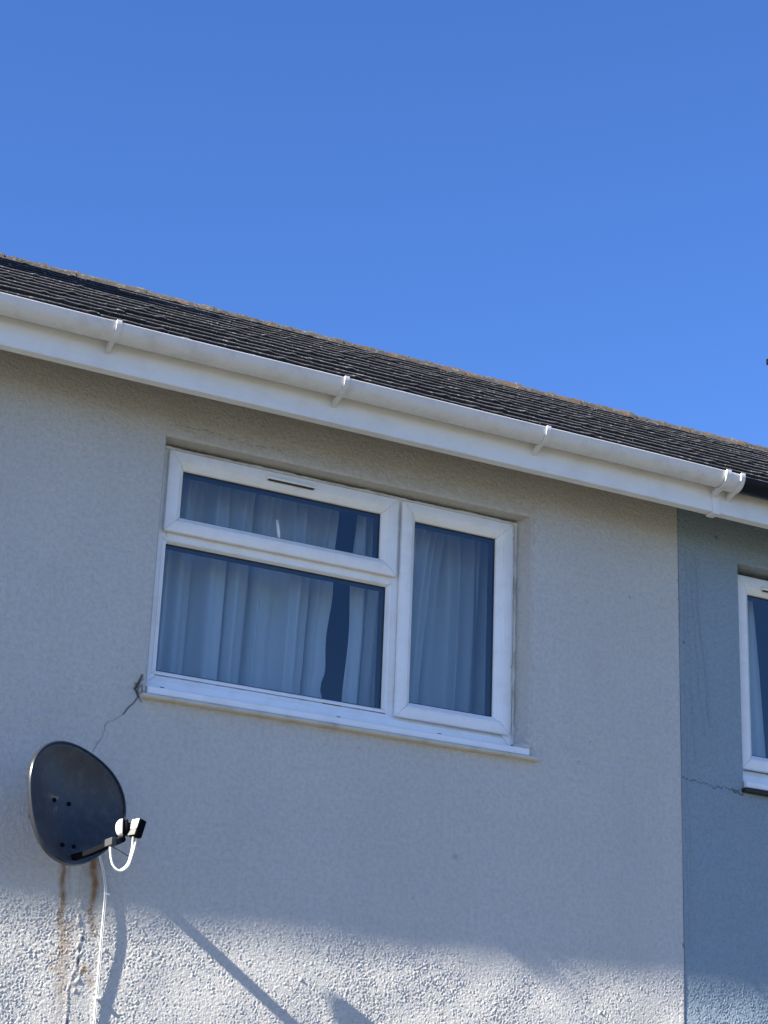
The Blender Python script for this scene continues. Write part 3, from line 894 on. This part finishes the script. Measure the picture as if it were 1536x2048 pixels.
# rim: a flat lip turned back at its outer edge
b = MB(); vs = []; fs = []
ring = [(0.960, -0.0015), (0.966, 0.0035), (0.990, 0.0035), (1.0, -0.001), (1.002, -0.013), (0.994, -0.016), (0.985, -0.006), (0.962, -0.004)]
for j in range(NS):
    for s, d in ring: vs.append(dp(s, 2 * math.pi * j / NS, d))
K = len(ring)
for j in range(NS):
    for k in range(K):
        a = j * K + k; c = j * K + (k + 1) % K; e = ((j + 1) % NS) * K
        fs.append((a, c, e + (k + 1) % K, e + k))
b.add(vs, fs); b.build('rim', M['dish_rim'], dish, smooth=35)
# four coach bolts through the sheet
for (u, w) in ((-0.065, 0.005), (0.012, 0.006), (-0.038, -0.160), (0.020, -0.157)):
    p = DC + dh * u + dv * w
    q2 = (u / DA) ** 2 + (w / DB) ** 2
    MB().lathe(p - dn * 0.052 * (1 - q2) + dn * 0.001, dn, [(0.006, 0.0001), (0.006, 0.005), (0.004, 0.008), (0, 0.0085)], 14).build('bolt', M['black_plastic'], dish, smooth=40)
# back plate and mount to the wall
b = MB()
b.obox(DC + dh * 0.045 + dv * -0.105 - dn * 0.068, (dh, dv, dn), (0.085, 0.075, 0.008))
b.build('back_plate', M['black_plastic'], dish, bevel=0.004)
MP = Vector((2.205, 0, 3.190))
b = MB()
b.tube(smoothpath([MP + Vector((0, -0.002, 0)), MP + Vector((0, -0.07, -0.006)), MP + Vector((-0.002, -0.13, -0.022)), DC + dv * 0.02 - dn * 0.078], 5), 0.021, 14)
b.build('mount_arm', M['steel'], dish, smooth=50)
b = MB().box((MP.x - 0.045, -0.008, MP.z - 0.08), (MP.x + 0.045, 0.003, MP.z + 0.06))
b.build('wall_plate', M['steel'], dish, bevel=0.002)
MB().obox(DC + dv * -0.03 - dn * 0.085, (dh, dv, dn), (0.024, 0.030, 0.012)).build('clamp', M['steel'], dish, bevel=0.004)
# feed arm under the reflector
foot = DC + dh * 0.008 + dv * -0.201 + dn * -0.008
elbow = Vector((2.327, -0.46, 2.959))
head = Vector((2.372, -0.470, 2.986))
b = MB()
path = smoothpath([foot - dn * 0.012, foot + (elbow - foot) * 0.5 + Vector((0, 0, -0.004)), elbow, elbow + Vector((0.030, -0.02, 0.012)), head], 5)
pr = None; vs = []; fs = []
for i, p in enumerate(path):
    d = (path[min(i + 1, len(path) - 1)] - path[max(i - 1, 0)]).normalized()
    sd_ = d.cross(Vector((0, 0, 1))).normalized(); u = sd_.cross(d)
    for k, (a_, c_) in enumerate(((-1, -1), (1, -1), (1, 1), (-1, 1))): vs.append(p + sd_ * 0.010 * a_ + u * 0.010 * c_)
for i in range(len(path) - 1):
    for k in range(4):
        a = 4 * i + k; c = 4 * i + (k + 1) % 4
        fs.append((a, c, c + 4, a + 4))
fs += [(3, 2, 1, 0), tuple(4 * (len(path) - 1) + k for k in range(4))]
b.add(vs, fs)
arm = b.build('feed_arm', M['black_plastic'], dish, smooth=40, bevel=0.002)
d = (elbow - foot).normalized()
sd_ = d.cross(Vector((0, 0, 1))).normalized()
MB().obox(elbow + d * 0.008 + Vector((0, 0, 0.004)), (d, sd_, sd_.cross(d)), (0.022, 0.0125, 0.0135)).build('arm_sleeve', M['grey_plastic'], dish, bevel=0.002)
# low noise block: white feed cap towards the dish, ribbed collar, box body
LC = Vector((2.360, -0.47, 3.018))                       # centre of the cap rim
la = Vector((0.86, -0.42, 0.10)).normalized()             # from the cap away from the dish
lnb = empty('feed_horn', LC + la * 0.04, dish)
MB().lathe(LC - la * 0.002, la, [(-0.016, 0.0005), (-0.0155, 0.010), (-0.013, 0.019), (-0.007, 0.0265), (0.0, 0.032), (0.010, 0.0335), (0.010, 0.020)], 30).build('feed_cap', M['white_plastic'], lnb, smooth=60)
MB().lathe(LC, la, [(0.007, 0.018), (0.008, 0.0325), (0.014, 0.0325), (0.0155, 0.0275), (0.019, 0.0275), (0.0205, 0.031), (0.026, 0.030), (0.028, 0.020), (0.040, 0.014), (0.040, 0.0)], 26).build('feed_collar', M['black_plastic'], lnb, smooth=35)
bl = Vector((-0.93, -0.27, 0.25)).normalized()            # the labelled side of the box
bu = (Vector((0.10, 0, 1)) - bl * Vector((0.10, 0, 1)).dot(bl)).normalized(); bs = bl.cross(bu)
bc = Vector((LC.x + 0.046, LC.y - 0.044, LC.z - 0.003))
MB().obox(bc, (bl, bs, bu), (0.016, 0.023, 0.033)).build('feed_body', M['black_plastic'], lnb, bevel=0.004)
MB().obox(bc + bl * 0.0165 + bu * 0.012, (bl, bs, bu), (0.0012, 0.0205, 0.018)).build('feed_label', M['white_plastic'], lnb, bevel=0.0006)
MB().obox(bc + bl * 0.0165 - bu * 0.0195, (bl, bs, bu), (0.0012, 0.0205, 0.0115)).build('feed_label', M['label_grey'], lnb, bevel=0.0006)
# twin white leads: loop from the block down and back to the arm
cb = bc + bl * 0.006 - bu * 0.030
lp = [cb, Vector((2.398, -0.502, 2.958)), Vector((2.398, -0.495, 2.930)), Vector((2.393, -0.476, 2.890)), Vector((2.366, -0.472, 2.869)), Vector((2.341, -0.470, 2.888)), Vector((2.331, -0.468, 2.925)), elbow + Vector((0.003, -0.004, -0.010))]
MB().tube(smoothpath(lp, 7), 0.0042, 10).build('lead', M['cable'], dish, smooth=60)
cb2 = cb - bl * 0.014
lp2 = [cb2, Vector((2.405, -0.508, 2.956)), Vector((2.402, -0.501, 2.928)), Vector((2.395, -0.483, 2.886)), Vector((2.367, -0.479, 2.865)), Vector((2.339, -0.476, 2.886)), Vector((2.328, -0.473, 2.925)), elbow + Vector((0.0, -0.008, -0.010))]
MB().tube(smoothpath(lp2, 7), 0.0038, 10).build('lead', M['cable'], dish, smooth=60)
MB().tube(smoothpath([elbow + Vector((0.006, -0.01, -0.010)), elbow + Vector((0.030, -0.02, -0.022)), elbow + Vector((0.065, -0.02, -0.038))], 5), 0.0013, 6).build('cable_tie', M['black_plastic'], dish, smooth=60)

# ------------------------------------------------------------------ white cable down the wall
cable = empty('aerial_cable', (2.484, -0.01, 2.4))
tag(cable, 'white twin cable clipped down the grey wall from behind the dish', 'cable')
cp = [(2.30, -0.14, 3.10), (2.375, -0.05, 3.085), (2.425, -0.022, 3.045), (2.450, -0.012, 2.99), (2.470, -0.009, 2.935), (2.483, -0.0085, 2.865), (2.4835, -0.0095, 2.75), (2.486, -0.0055, 2.535), (2.4855, -0.0042, 2.38), (2.487, -0.0045, 2.0), (2.485, -0.0055, 1.0), (2.485, -0.0055, 0.0)]
sp = smoothpath(cp, 8)
for k in (-1, 1):
    MB().tube([p + Vector((0.0030 * k, 0.0, 0)) for p in sp], 0.0026, 10).build('strand', M['cable'], cable, smooth=60)
for z in (2.862, 2.478, 2.05):
    MB().box((2.478, -0.0115, z - 0.004), (2.4955, 0.0, z + 0.004)).box((2.4955, -0.007, z - 0.006), (2.5035, 0.0, z + 0.006)).build('cable_clip', M['white_plastic'], cable, bevel=0.0015)

# ------------------------------------------------------------------ aerial beyond the right edge, its tip just in view
aer = empty('television_aerial', (8.9, 4.1, 6.9))
tag(aer, 'dark tip of a television aerial at the right edge of the sky', 'aerial')
MB().tube([(9.28, 4.0, 6.78), (9.28, 4.0, 8.05)], 0.016, 10).build('mast', M['aluminium'], aer, smooth=50)
A0, A1 = Vector((8.370, 3.40, 7.860)), Vector((9.32, 3.985, 7.860))
MB().tube([A0, A1], 0.010, 8).build('boom', M['aluminium'], aer, smooth=50)
MB().box((8.358, 3.385, 7.838), (8.384, 3.415, 7.882)).build('end_cap', M['black_plastic'], aer, bevel=0.002)
for t in np.linspace(0.12, 0.86, 8):
    c = A0.lerp(A1, t)
    MB().tube([c + Vector((0, 0, -0.09)), c + Vector((0, 0, 0.09))], 0.004, 6).build('element', M['aluminium'], aer, smooth=50)
